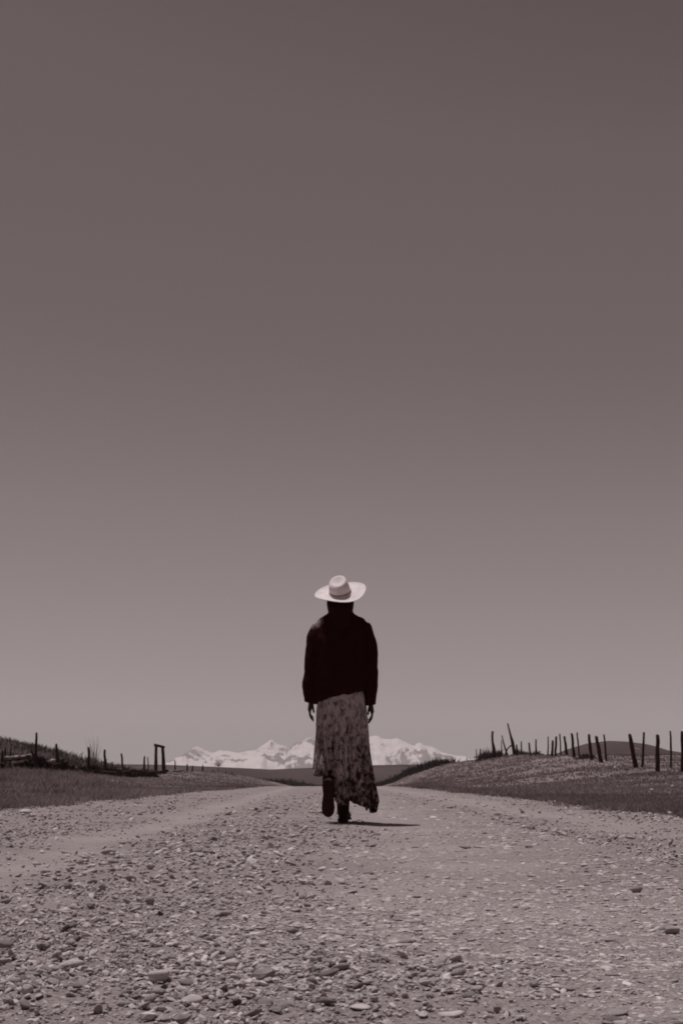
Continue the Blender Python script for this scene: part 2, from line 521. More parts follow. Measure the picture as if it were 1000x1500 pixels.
D = merge([stones(60000, 1.45, 4.2, 1.5, 0.0064, 0.47, 0.003, 0.024),
           stones(22000, 1.45, 3.4, 1.2, 0.0045, 0.35, 0.003, 0.008),
           stones(40000, 4.2, 11, 1.2, 0.0108, 0.46, 0.005, 0.036),
           stones(15000, 11, 34, 0.6, 0.022, 0.40, 0.012, 0.06)])
seen = (np.abs(D['X']) < 0.222 * D['Y']) & (D['Y'] > 1.93)
app = D['sc'][:, 0] * 2 * F / D['Y'] * seen
order = np.argsort(-app)
N_SINGLE = 262
single = order[:N_SINGLE]
rest = np.ones(len(app), bool); rest[single] = False


def joined(idx, shapes, T):
    A = np.array(shapes)[rng.integers(0, len(shapes), len(idx))]
    V = A * D['sc'][idx][:, None, :]
    V = np.einsum('nij,nkj->nki', rotm(D['yaw'][idx], D['tx'][idx], D['ty'][idx]), V)
    V += np.stack([D['X'][idx], D['Y'][idx], D['Z'][idx]], -1)[:, None, :]
    k = A.shape[1]
    TT = (T[None] + (np.arange(len(idx)) * k)[:, None, None]).reshape(-1, 3)
    return V.reshape(-1, 3), TT, np.repeat(D['tone'][idx], k), np.repeat(rng.random(len(idx)) < 0.3, len(T))


big = np.where(rest & (app > 8.5))[0]
small = np.where(rest & (((app <= 8.5) & (app > 4.5)) | ((app == 0) & (D['Y'] < 2.5))))[0]
tiny = np.where(rest & (app <= 4.5) & ~((app == 0) & (D['Y'] < 2.5)))[0]
V1, F1, t1, s1 = joined(big, SH2, T2)
V2, F2, t2, s2 = joined(small, SH1, T1)
V3, F3, t3, s3 = joined(tiny, SH0, T0)
link('gravel', mesh_np('gravel', np.concatenate([V1, V2, V3]), np.concatenate([F1, F2 + len(V1), F3 + len(V1) + len(V2)]), np.concatenate([s1, s2, s3]), np.concatenate([t1, t2, t3])), M_stone, kind='stuff')

# landmark stones: pixel of the base, width, height (px), tone, label
LM = [
    (104, 1428, 46, 17, .66, 0.5, 'long rounded pale stone like a loaf in the gravel at lower left'),
    (84, 1432, 22, 11, .40, 0.6, 'small grey stone touching the left end of the long rounded stone'),
    (82, 1415, 16, 16, .50, 0.6, 'upright pointed stone just behind the long rounded stone at lower left'),
    (128, 1430, 15, 10, .60, 0.6, 'small pale stone touching the right end of the long rounded stone'),
    (232, 1455, 32, 20, .72, 0.7, 'round pale stone with a dark underside at the lower left of the road'),
    (387, 1444, 34, 24, .20, 0.9, 'blocky stone with a dark upright face beside a pale flat slab'),
    (398, 1430, 40, 9, .78, 0.4, 'pale flat slab lying behind the blocky dark faced stone'),
    (336, 1420, 30, 16, .76, 0.4, 'pale rounded stone half sunk in gravel left of the pale flat slab'),
    (38, 1474, 22, 22, .74, 0.5, 'pale lumpy stone near the bottom left corner of the road'),
    (48, 1484, 26, 8, .62, 0.6, 'thin flat stone lying in front of the pale lumpy stone'),
    (24, 1454, 20, 14, .42, 0.8, 'tilted dark grey stone left of the pale lumpy stone near the corner'),
    (6, 1396, 26, 18, .24, 0.8, 'dark stone at the left edge of the picture in the gravel'),
    (280, 1487, 34, 20, .76, 0.6, 'pale flattish stone close to the bottom edge left of centre'),
    (219, 1330, 14, 20, .26, 0.8, 'tall dark stone standing in gravel well left of the walker'),
    (327, 1345, 22, 12, .34, 0.8, 'low dark stone in the middle of the loose gravel bed'),
    (305, 1387, 15, 14, .28, 0.8, 'little dark round stone above the pale half sunk stone'),
    (155, 1371, 24, 16, .58, 0.6, 'grey rounded stone in the left gravel above the long rounded stone'),
    (99, 1304, 14, 13, .24, 0.8, 'dark round stone in the left wheel track gravel'),
    (149, 1308, 16, 14, .30, 0.8, 'dark chunky stone right of the dark round one in the left gravel'),
    (160, 1250, 26, 11, .44, 0.8, 'dark flat stone among loose gravel below the pale wheel track'),
    (572, 1466, 15, 13, .22, 0.7, 'single dark stone on the packed road near the bottom centre'),
    (728, 1488, 12, 12, .22, 0.7, 'small dark cube like stone near the bottom edge right of centre'),
    (428, 1368, 20, 11, .26, 0.8, 'dark flat stone left of the middle of the lower road'),
    (984, 1365, 24, 12, .34, 0.9, 'wide dark sided stone near the right edge of the road'),
    (932, 1304, 20, 12, .26, 0.9, 'dark stone at the front of the loose gravel heap on the right'),
    (682, 1242, 20, 6, .30, 0.9, 'dark flat stone alone on the packed road right of the walker'),
    (545, 1238, 12, 6, .26, 0.9, 'dark flat stone on the road just below the shadow of the walker'),
    (38, 1192, 21, 8, .92, 0.8, 'whitish flat rock at the left road edge beside the grass'),
    (660, 1494, 44, 10, .80, 0.2, 'broad pale flat stone sunk in the road at the bottom right of centre'),
    (530, 1484, 38, 9, .78, 0.2, 'broad pale flat stone sunk in the road at bottom centre'),
]
for k, (px, py, w, h, tv, up, lab) in enumerate(LM):
    c = on_road(px, py)
    s = w / F * c.y * 0.5; hz_ = h / F * c.y * 0.85
    tv = 0.5 + (tv - 0.5) * 0.75
    sh = SH2[(k * 5) % 24]
    c.y += s * 0.4
    if 'blocky dark' in lab or 'dark upright' in lab or 'cube' in lab or 'dark sided' in lab or 'underside' in lab:   # steep front that leans out over its foot
        sh = sh.copy(); sh = np.sign(sh) * np.abs(sh) ** 0.6
        sh[:, :2] *= 1 + 0.30 * np.minimum(sh[:, 2:3], 0.3)
    me = mesh_np('stone', sh * np.array([s, s * 0.75, hz_ * 0.62]), T2, True, np.full(len(sh), tv))
    me = applied(me, [('SUBSURF', dict(levels=1, render_levels=1))]) if 'round' in lab or 'lumpy' in lab else me
    o = link('stone', me, M_stone)
    if 'blocky' in lab or 'cube' in lab:
        me.polygons.foreach_set('use_smooth', [False] * len(me.polygons))
    o.location = (c.x, c.y, float(road_z(c.x, c.y)) + hz_ * (0.5 * up))
    o.rotation_euler = (0.04, random.uniform(-.12, .12), random.uniform(-.25, .25))
    o['label'], o['category'], o['group'] = lab, 'stone', 'larger stones on the road'


peb = [[mesh_np('pebble', SH2[k], T2, bool(k % 2), np.full(len(SH2[k]), tv)) for tv in (0.36, 0.54, 0.70)] for k in range(10)]
for row in peb:
    for me in row: me.materials.append(M_stone)
RM = rotm(D['yaw'], D['tx'], D['ty'])
LMP = np.array([[on_road(l[0], l[1]).x, on_road(l[0], l[1]).y] for l in LM])
NICK = ['long loaf shaped stone', 'loaf stone\'s left neighbour', 'pointed stone behind the loaf', 'loaf stone\'s right neighbour', 'round pale dark bellied stone', 'blocky dark faced stone',
        'slab behind the blocky stone', 'pale half sunk stone', 'pale lumpy corner stone', 'thin flat corner stone', 'tilted dark corner stone', 'dark left edge stone',
        'pale stone at bottom left', 'tall dark stone', 'low dark gravel bed stone', 'little dark round stone', 'grey rounded left stone', 'dark round track stone',
        'dark chunky track stone', 'dark flat stone below track', 'dark bottom centre stone', 'dark cube like stone', 'dark flat stone near middle', 'wide dark right stone',
        'stone fronting the right heap', 'flat dark stone beyond right', 'flat stone below the shadow', 'whitish flat roadside rock', 'broad sunk stone at right', 'broad sunk stone at centre']
named = {}
for n_, i in enumerate(single):
    tv = 0 if D['tone'][i] < 0.45 else 1 if D['tone'][i] < 0.62 else 2
    o = bpy.data.objects.new('pebble', peb[n_ % 10][tv])
    C.objects.link(o)
    o.location = (D['X'][i], D['Y'][i], D['Z'][i])
    o.rotation_euler = Matrix(RM[i].tolist()).to_euler()
    o.scale = D['sc'][i]
    word = ('dark', 'mid grey', 'pale')[tv] + (' flat' if D['pack'][i] > 0.5 else ' chunky')
    dx, dy = LMP[:, 0] - D['X'][i], LMP[:, 1] - D['Y'][i]
    w_ = np.hypot(dx, dy * 0.35) / LMP[:, 1]
    q = int(np.argmin(w_)); ux, uy = -dx[q], -dy[q] * 0.35
    way = ('right of' if ux > 0 else 'left of') if abs(ux) > abs(uy) else ('behind' if uy > 0 else 'in front of')
    named.setdefault((word, way, NICK[q]), []).append((float(w_[q]), o))
    o['category'] = 'pebble'
    o['group'] = 'single pebbles standing out of the road gravel'
ORD = ['nearest', 'second nearest', 'third nearest', 'fourth nearest', 'fifth nearest', 'sixth nearest', 'seventh nearest', 'eighth nearest', 'ninth nearest', 'tenth nearest'] + [f'{k}th nearest' for k in range(11, 60)]
for (word, way, nick), L in named.items():
    L.sort(key=lambda p_: p_[0])
    for k, (_, o) in enumerate(L):
        o['label'] = (f'{ORD[k]} ' if len(L) > 1 else '') + f'{word} pebble {way} the {nick}'


# ------------------------------------------------------------------ grass and brush
def blades(name, X, Y, Z, hgt, wid, per, tn, mat, lean=0.5, spread=0.6, **props):
    n = len(X) * per
    r = lambda a: np.repeat(a, per)
    a = rng.random(n) * 6.283
    h = r(hgt) * rng.uniform(0.5, 1.1, n)
    ox, oy = rng.normal(size=n) * r(wid) * spread * 6, rng.normal(size=n) * r(wid) * spread * 6
    bx, by, bz = r(X) + ox, r(Y) + oy, r(Z)
    lx, ly = np.cos(a) * h * lean * rng.random(n), np.sin(a) * h * lean * rng.random(n)
    w = r(wid) * 0.5
    b = rng.random(n) * 6.283
    wx, wy = np.cos(b) * w, np.sin(b) * w
    V = np.empty((n, 5, 3))
    V[:, 0] = np.stack([bx - wx, by - wy, bz - 0.02], -1); V[:, 1] = np.stack([bx + wx, by + wy, bz - 0.02], -1)
    V[:, 2] = np.stack([bx + wx * .7 + lx * .4, by + wy * .7 + ly * .4, bz + h * .6], -1)
    V[:, 3] = np.stack([bx - wx * .7 + lx * .4, by - wy * .7 + ly * .4, bz + h * .6], -1)
    V[:, 4] = np.stack([bx + lx, by + ly, bz + h], -1)
    k = (np.arange(n) * 5)[:, None]
    T = np.concatenate([k + np.array([0, 1, 2]), k + np.array([0, 2, 3]), k + np.array([3, 2, 4])])
    tv = np.repeat(np.clip(r(tn) + rng.normal(size=n) * 0.05, 0, 1), 5)
    return link(name, mesh_np(name, V.reshape(-1, 3), T, True, tv), mat, **props)


gX, gY, gE = [], [], []
for side in (-1, 1):
    n = 30000
    Y = np.exp(rng.uniform(math.log(7), math.log(230), n))
    eL, eR = edges(Y)
    out = np.minimum(0.25 * Y + 1.0, 40)
    if side < 0: e = -eL; lim = np.maximum(out - e, 0.5)
    else: e = eR; lim = np.maximum(out - e, 0.5)
    d = lim * rng.random(n) ** 1.25 + 0.25 * rng.normal(size=n)
    gX.append(side * (e + d)); gY.append(Y); gE.append(d)
gX, gY, gE = map(np.concatenate, (gX, gY, gE))
k = (gE > -0.6) & (rng.random(len(gX)) < np.clip(0.35 + gE, 0.12, 1))
gX, gY, gE = gX[k], gY[k], gE[k]
patch = 0.42 + 0.40 * fbm(gX * 1.2, gY * 0.4, 4, 4, 141)
rim = np.exp(-((gE - 0.7) / 0.6) ** 2)
gh = (0.03 + 0.03 * np.clip(patch, 0, 1) + 0.025 * rim) * np.clip(0.9 + gY / 60, 1, 2.0)
tall = np.exp(-((gX + 10.5) / 3) ** 2 - ((gY - 52) / 7) ** 2)
gh += 0.16 * tall
gw = 0.006 * np.clip(gY / 9, 1, 12)
blades('grass', gX, gY, ground_z(gX, gY), gh, gw, 4, np.clip(patch - 0.25 * rim + 0.05 * tall, 0, 1), M_grass, lean=1.5, kind='stuff')


def scrub(name, pts, hts, tn, mat=M_brush, wid=0.05, per=26, spread=1.2, lean=0.8, **props):
    pts = np.array(pts, float)
    return blades(name, pts[:, 0], pts[:, 1], pts[:, 2], np.asarray(hts, float), np.full(len(pts), wid), per, np.asarray(tn, float), mat, lean=lean, spread=spread, **props)


# tall dry weeds along the left bank below the fence
n = 900
wY = rng.uniform(17, 60, n); wX = -0.20 * wY + rng.normal(size=n) * 1.3
keep = wX < XL - 0.9; wX, wY = wX[keep], wY[keep]; n = len(wX)
wz = ground_z(wX, wY)
scrub('tall_weeds', np.stack([wX, wY, wz], -1), rng.uniform(0.06, 0.30, n) * np.clip(wY / 45, 0.3, 1), np.clip(0.42 + 0.5 * fbm(wX, wY, 1.5, 3, 171), 0, 1), M_grass, wid=0.025, per=14, lean=1.3, kind='stuff')

# scrub on the hill at the left: many shrubs that read as one mass
n = 1500
i = rng.integers(0, len(hlx), n)
v = rng.uniform(-0.75, 0.25, n)
hx = hlx[i] + rng.normal(size=n) * 0.5
hz_ = -2.2 + (np.interp(hx, hlx, hlz) + 2.2) * np.cos(v * math.pi / 2) ** 0.8
scrub('hill_brush', np.stack([hx, 215 + v * 45, hz_ - 0.1], -1), rng.uniform(0.35, 1.0, n), rng.uniform(0.3, 1.0, n), wid=0.12, per=20, lean=1.1, kind='stuff')

# dark scrub line that climbs the right bank to the skyline
n = 420
Y = rng.uniform(165, 330, n)
X = 11.9 + rng.normal(size=n) * 0.5 - np.clip(Y - 270, 0, 100) * 0.03
scrub('bank_scrub', np.stack([X, Y, ground_z(X, Y)], -1), rng.uniform(0.35, 0.95, n), rng.uniform(0.0, 0.5, n), M_darkbrush, wid=0.10, per=18, kind='stuff')
# dark scrub at the foot of the far hills, past the crest of the road
n = 900
X = np.concatenate([rng.uniform(-75, 22, n - 300), rng.uniform(-22, -2, 300)]); Y = rng.uniform(330, 430, n)
scrub('valley_scrub', np.stack([X, Y, ground_z(X, Y)], -1), rng.uniform(0.4, 1.5, n), rng.uniform(0.1, 0.8, n), M_darkbrush, wid=0.2, per=12, kind='stuff')


# ------------------------------------------------------------------ fences
def post_thing(name, base, top, w, mat, label, cat='fence post', group=None, kink=0.03, sides=7, taper=0.8):
    base, top = Vector(base), Vector(top)
    n = 6
    pts, rad = [], []
    L = (top - base).length
    for i in range(n + 1):
        u = i / n
        p = base.lerp(top, u)
        p.x += kink * L * math.sin(u * 3.1) * 0.6 + random.uniform(-1, 1) * w * 0.10
        pts.append(p - base); rad.append(w / 2 * (1.1 + (taper - 1.1) * u) * random.uniform(0.93, 1.07))
    pts.append(pts[-1] + Vector((w * .1, 0, w * 0.12))); rad.append(rad[-1] * 0.55)
    mb = MB(); mb.tube(pts, rad, sides, 0.09)
    o = link(name, mb.mesh(name), mat)
    o.location = base
    o['label'], o['category'] = label, cat
    if group: o['group'] = group
    return o


GR = 'old posts of the fence on the right bank'
# top px, base px x, width px, row X, dark or grey, label
RP = [
    (998, 1072, 998, 6, 11.6, 1, 'dark post cut by the right edge of the picture'),
    (962.5, 1077, 963, 6.5, 11.5, 1, 'straight dark post with a thin splintered top, last thick one before the right edge'),
    (981, 1071, 981, 3.5, 12.6, 0, 'thin straight pole between the two rightmost thick posts'),
    (921, 1076, 931, 6.5, 11.6, 1, 'thick dark post leaning left beside a thin upright pole'),
    (942.5, 1073, 940, 3.8, 12.0, 1, 'thin pole standing right of the thick leaning post'),
    (884, 1076, 887.5, 3.0, 12.1, 1, 'thin dark pole in front of the round hill top'),
    (873, 1079, 880, 6.0, 11.6, 1, 'thick dark post leaning left in front of the round hill'),
    (862, 1076, 867, 5.0, 11.7, 1, 'medium dark post leaning left, left of the round hill top'),
    (844.5, 1073, 848.5, 2.6, 12.2, 0, 'thin greyish pole close to the right of a leaning post'),
    (837, 1074.5, 841, 4.6, 11.8, 1, 'leaning dark post with a thin pole touching its right'),
    (826, 1079, 830, 4.2, 11.8, 1, 'leaning dark post on the left foot of the round hill'),
    (819, 1075, 821, 2.4, 12.4, 0, 'thin grey pole left of the foot of the round hill'),
    (814, 1079, 813, 3.8, 11.6, 1, 'dark post of a close pair, the taller right one'),
    (809, 1085, 808.5, 4.0, 11.6, 1, 'dark post of a close pair, the shorter left one'),
    (802.5, 1079, 802, 2.2, 12.2, 0, 'thin grey pole left of the close pair of dark posts'),
    (784.5, 1083, 784, 2.8, 12.0, 0, 'pale grey upright pole standing alone on the bank top'),
    (774, 1088, 777, 3.0, 12.0, 0, 'grey crooked post left of the lone pale pole'),
    (763, 1086, 764, 2.2, 12.4, 0, 'thin grey pole just right of the tall forked snag'),
    (756, 1091, 757, 3.0, 12.0, 1, 'short dark stake pressed against the tall forked snag'),
    (734, 1084, 735, 1.6, 12.6, 0, 'very thin grey stick between the bent post and the crossed sticks'),
    (703, 1097, 704, 2.4, 12.2, 1, 'short dark stake at the left end of the fence beside twigs'),
    (697, 1097, 697.5, 1.5, 12.4, 0, 'very thin grey stick, leftmost of the right hand fence'),
    (683, 1110, 684, 1.4, 12.4, 0, 'tiny distant stick on the grassy skyline left of the fence'),
    (661, 1112, 662, 1.3, 12.4, 0, 'tiny distant stick on the skyline nearest to the mountains'),
]
for (tx, ty, bx, w, X0, dark, lab) in RP:
    Y = X0 * F / (bx - 490)
    base = at(bx, 1120, Y); base.z = float(ground_z(base.x, Y)) - 0.12
    post_thing('fence_post', base, at(tx, ty, Y), w / F * Y, M_post if dark else M_grey, lab, group=GR, kink=random.uniform(-.02, .02))


def branchy(name, Y, limbs, mat, label, cat, parts=('trunk', 'limb')):
    """limbs: lists of (px, py, width px)"""
    b = at(limbs[0][0][0], limbs[0][0][1], Y)
    root = empty(name, b, label, cat, GR if 'post' in cat else None)
    for k, L in enumerate(limbs):
        mb = MB()
        pts = [at(q[0], q[1], Y) + Vector((0, 0.0, 0)) - b for q in L]
        mb.tube(pts, [q[2] / F * Y / 2 for q in L], 7, 0.10)
        link(parts[0] if k == 0 else parts[1], mb.mesh(parts[0]), mat, root)
    return root


post_b = branchy('crooked_post', 112, [[(725, 1120, 6.5), (723.5, 1108, 6.0), (723, 1097, 5), (721, 1087, 3.6), (720.5, 1079, 3.4), (721, 1071, 3.6)]], M_post, 'bent dark post on a bushy mound, second tallest on the right bank', 'fence post')
branchy('snag', 108, [[(757, 1119, 8), (754.5, 1110, 6.5), (752, 1098, 5), (750, 1086, 4.6), (747, 1076, 3), (743, 1059.5, 2)],
                      [(751, 1092, 2.4), (747, 1092.5, 2), (743, 1097, 2), (740, 1103, 2)]], M_post, 'tallest dark snag on the right bank with a side fork', 'dead tree')
branchy('stick', 107, [[(746, 1118, 3.6), (743, 1107, 3.2), (740, 1098, 2.6), (737, 1088, 2), (734.5, 1077, 1.6)]], M_post, 'thin leaning stick left of the tallest snag, crossed low down', 'stick')
branchy('stick', 106.6, [[(731, 1126, 1.6), (735, 1117, 1.8), (738, 1108, 1.8), (741, 1101, 1.6)]], M_post, 'short stick slanting down to the left from the crossing', 'stick')


def shrub(name, px, Y, r, h, n, tv, label, mat=M_brush, wid=0.05, cat='shrub', stems=6, group=None, zoff=0.0):
    c = at(px, 1120, Y); c.z = float(ground_z(c.x, Y)) + zoff
    root = empty(name, c, label, cat, group)
    P = np.stack([rng.normal(size=n) * r * 0.5, rng.normal(size=n) * r * 0.5, rng.uniform(-0.1, 0.3, n) * h], -1)
    f = scrub('foliage', P, h * rng.uniform(0.35, 0.75, n) * np.exp(-(P[:, 0] / r) ** 2), np.full(n, tv), mat, wid=wid, per=10, spread=0.25)
    f.parent = root
    mb = MB()
    for s in range(stems):
        a = random.uniform(-1, 1)
        mb.tube([(0, 0, -.1), (a * r * .3, random.uniform(-.2, .2) * r, h * .4), (a * r * .7, random.uniform(-.3, .3) * r, h * random.uniform(.7, 1))], [wid * .5, wid * .35, wid * .15], 5)
    link('stem', mb.mesh('stem'), M_brush, root)
    return root


shrub('shrub', 712, 112.5, 0.75, 0.95, 60, 0.25, 'low dark bush at the foot of the bent post, on its left side', wid=0.06)
shrub('shrub', 729, 113, 0.6, 0.85, 50, 0.3, 'dark bush at the foot of the bent post, on its right side', wid=0.06)
shrub('shrub', 760, 110, 0.5, 0.75, 40, 0.15, 'dark bush around the foot of the tallest snag', wid=0.06)
shrub('shrub', 858, 72, 0.5, 0.35, 40, 0.05, 'tiny dark tuft in the grass below the leaning posts', wid=0.04)
shrub('shrub', 768, 100, 0.4, 0.4, 30, 0.3, 'low tuft on the bank top right of the tallest snag', wid=0.05)
shrub('shrub', 785, 94, 0.5, 0.4, 30, 0.3, 'low tuft at the foot of the lone pale pole', wid=0.05)


def bare(name, base_px, Y, stems, label, cat='bare bush', mat=M_twig, wmul=1.0):
    b = at(base_px[0], base_px[1], Y); b.z = min(b.z, float(ground_z(b.x, Y)) - 0.05) if name != 'small_tree' else b.z
    root = empty(name, b, label, cat)
    for L in stems:
        mb = MB()
        pts = [at(q[0], q[1], Y + q[2]) - b for q in L]
        n = len(pts)
        mb.tube(pts, [wmul * (1 - 0.8 * i / (n - 1)) for i in range(n)], 5)
        link('twig', mb.mesh('twig'), mat, root)
    return root


tw = []
for (x0, x1, y1) in [(138, 138, 1078), (137, 146, 1083), (136, 130, 1082), (139, 143, 1090), (137, 133, 1092), (139, 149, 1092), (136, 127, 1098)]:
    tw.append([(x0, 1122, 0), ((x0 * 2 + x1) / 3, 1122 - (1122 - y1) * .4, .1), ((x0 + 2 * x1) / 3 + random.uniform(-1, 1), 1122 - (1122 - y1) * .7, random.uniform(-.3, .3)), (x1, y1, random.uniform(-.5, .5))])
for k in range(16):
    x0 = random.uniform(134, 142); x1 = x0 + random.uniform(-11, 11); y1 = random.uniform(1076, 1100)
    tw.append([(x0, 1120, 0), ((x0 * 2 + x1) / 3, 1122 - (1122 - y1) * .4, random.uniform(-.3, .3)), (x1, y1, random.uniform(-.5, .5))])
bare('bare_bush', (138, 1122), 90, tw, 'tall leafless bush of thin upright twigs behind the left fence', wmul=0.017)
tw = []
for k in range(16):
    x0 = random.uniform(706, 714); x1 = x0 + random.uniform(-2, 2.5)
    tw.append([(x0, 1116, 0), ((x0 + x1) / 2 + random.uniform(-.5, .5), 1107, 0), (x1, random.uniform(1091, 1099), random.uniform(-.3, .3))])
bare('bare_bush', (710, 1116), 118, tw, 'faint grey leafless bush left of the bent post', wmul=0.03)
shrub('shrub', 141, 90, 0.6, 0.55, 30, 0.6, 'grey brushy clump at the foot of the tall leafless bush', wid=0.05, mat=M_brush)

# small tree out in the valley, in front of the mountains
ct = at(320, 1119, 420)
tr = empty('small_tree', at(320, 1126, 420), 'tiny lone tree on the left skyline in front of the snow mountains', 'tree')
mb = MB(); mb.tube([(0, 0, -.8), (0.05, 0, .6), (0.1, 0, 1.4)], [.14, .11, .05], 6); link('trunk', mb.mesh('trunk'), M_twig, tr)
for a_ in range(5):
    mb = MB(); s_ = random.uniform(-1, 1); mb.tube([(0.05, 0, .5), (s_ * .5, random.uniform(-.4, .4), 1.1), (s_ * 1.0, random.uniform(-.6, .6), 1.5)], [.06, .045, .02], 5); link('limb', mb.mesh('limb'), M_twig, tr)
P = rng.normal(size=(70, 3)) * np.array([.42, .42, .28]) + np.array([0.05, 0, 1.15])
cr = scrub('crown', P, np.full(70, .4), np.full(70, .6), M_twig, wid=0.06, per=4); cr.parent = tr

# left fence
GL = 'posts of the collapsed log fence on the left bank'
LP = [
    (4, 1100, 3, 5, 59, 'thick dark stump post at the left edge of the picture'),
    (53.5, 1073.5, 52, 4.2, 60, 'tallest thin post of the left fence, rising from a dark log heap'),
    (83, 1090, 87, 4.2, 64, 'leaning post second tallest on the left, over a dark log heap'),
    (130.5, 1095, 131, 5.0, 68, 'thick upright post in front of the tall leafless bush'),
    (153.5, 1098.5, 156, 4.4, 74, 'post with a pointed top just right of the leafless bush'),
    (178, 1104, 183, 3.6, 80, 'leaning grey post midway between the bush and the timber frame'),
    (212, 1108, 212, 3.4, 88, 'short dark post of the close pair beside the timber frame'),
    (216.5, 1109, 219, 2.0, 92, 'thin grey stick of the close pair beside the timber frame'),
    (256.5, 1114, 257, 2.2, 118, 'thin short post first right of the timber frame'),
    (274.5, 1119, 274.5, 2.8, 126, 'small dark stub post third from the timber frame'),
    (282, 1122, 282, 2.6, 130, 'small dark stub close beside another stub right of the frame'),
    (297, 1121, 297, 2.4, 140, 'small dark stub standing alone in the left field'),
    (312, 1128, 312, 1.8, 150, 'tiny far stub in the left field before the small tree'),
    (331, 1130, 331, 1.8, 165, 'tiny far stub below the small lone tree'),
    (340, 1131, 340, 1.8, 172, 'tiny far stub right of the small lone tree'),
    (8, 1094, 8, 3, 75, 'dark stake behind the thick stump post at the left edge'),
    (16, 1096, 15.5, 3, 75, 'dark stake right of another behind the left edge stump'),
]
for (tx, ty, bx, w, Y, lab) in LP:
    base = at(bx, 1130, Y); base.z = float(ground_z(base.x, Y)) - 0.12
    post_thing('fence_post', base, at(tx, ty, Y), w / F * Y, M_grey if 'grey' in lab else M_post, lab, group=GL, kink=random.uniform(-.02, .02), taper=0.75)

# timber frame: two posts and a beam
Y = 100
b = at(233, 1127, Y); b.z = float(ground_z(b.x, Y))
fr = empty('timber_frame', b, 'dark timber frame of two posts and a beam on the left bank', 'gate frame')
for (tx, bx, w0) in ((229, 228.5, 5.6), (238.5, 241, 6.2)):
    tp, bs = at(tx, 1093 if tx < 232 else 1095, Y) - b, at(bx, 1128, Y) - b
    bs.z = -0.15
    mb = MB(); mb.tube([bs, bs.lerp(tp, .35), bs.lerp(tp, .7), tp], [w0 / F * Y * .5, w0 / F * Y * .46, w0 / F * Y * .38, w0 / F * Y * .36], 7, 0.08)
    link('post', mb.mesh('post'), M_post, fr)
mb = MB(); mb.tube([at(226, 1091, Y - .02) - b, at(233, 1092.5, Y - .02) - b, at(241.5, 1094.8, Y - .02) - b], [2.2 / F * Y, 2.0 / F * Y, 1.7 / F * Y], 7, 0.08)
link('beam', mb.mesh('beam'), M_post, fr)

# fallen logs and heaps along the left fence
LOGS = [
    (4, 1110, 26, 1109, 3.6, 59.5, 1, 'pale sunlit log lying left of the tallest thin post'),
    (22, 1109, 50, 1105.5, 3.4, 60.6, 1, 'pale log resting high against the tallest thin post'),
    (6, 1112.5, 48, 1110, 3.0, 61.2, 0, 'dark log lying under the pale log at the left'),
    (22, 1119.5, 50, 1113, 5.0, 60, 0, 'dark log sloping down left from the tallest thin post'),
    (58, 1118, 80, 1113.5, 3.6, 61.5, 1, 'pale log between the tallest post and its leaning neighbour'),
    (60, 1122, 76, 1124, 4.0, 61, 0, 'dark short log low in the grass below the pale log'),
    (2, 1119, 10, 1124, 5.5, 58.5, 0, 'dark log end at the left edge below the stump post'),
    (92, 1124, 112, 1126, 3.6, 66, 0, 'dark log lying right of the leaning post'),
    (110, 1129, 128, 1127, 3.6, 67, 0, 'dark log touching the left of the thick upright post'),
    (142, 1130, 170, 1133, 5.0, 73, 0, 'dark log lying at the foot of the pointed post'),
    (166, 1132, 192, 1130, 5.0, 79, 0, 'dark log at the foot of the leaning grey post'),
    (196, 1133, 228, 1131, 5.0, 87, 0, 'dark log in front of the timber frame'),
    (224, 1131.5, 246, 1129, 3.4, 99, 0, 'dark log at the right foot of the timber frame'),
    (36, 1116, 60, 1111, 4.2, 60.4, 0, 'dark log end jutting from the heap at the tallest thin post'),
    (46, 1101, 58, 1116, 2.6, 60.2, 0, 'short rail propped aslant against the tallest thin post'),
    (76, 1121, 98, 1116, 4.4, 63.5, 0, 'dark log crossing the heap at the leaning post'),
    (94, 1112, 84, 1127, 2.8, 63.8, 0, 'short stake slanting down at the foot of the leaning post'),
    (118, 1124, 140, 1130, 4.0, 67.5, 0, 'dark log sloping right across the foot of the thick upright post'),
    (98, 1129, 124, 1131, 3.2, 66.5, 0, 'low dark log in the grass between leaning and thick posts'),
    (150, 1126, 178, 1129, 3.2, 74.5, 0, 'dark log resting behind the foot of the pointed post'),
    (186, 1127, 214, 1130, 3.4, 84, 0, 'dark log reaching the close pair of posts from the left'),
    (236, 1130, 268, 1128, 2.2, 110, 1, 'faint grey pole lying right of the timber frame'),
]
for (x0, y0, x1, y1, w, Y, pale, lab) in LOGS:
    a, c = at(x0, y0, Y), at(x1, y1, Y + 1.0)
    m = a.lerp(c, .5)
    n = 6; mb = MB()
    w *= 1.25 if pale else 1.0
    mb.tube([a.lerp(c, i / n) - m + Vector((0, 0, random.uniform(-.02, .02) - 0.03 * math.sin(i / n * 3.1))) for i in range(n + 1)], [w * 1.2 / F * Y / 2 * random.uniform(.85, 1.1) for _ in range(n + 1)], 8, 0.08)
    o = link('log', mb.mesh('log'), M_log if pale else M_darklog)
    o.location = m
    o['label'], o['category'], o['group'] = lab, 'log', 'fallen logs of the collapsed left fence'
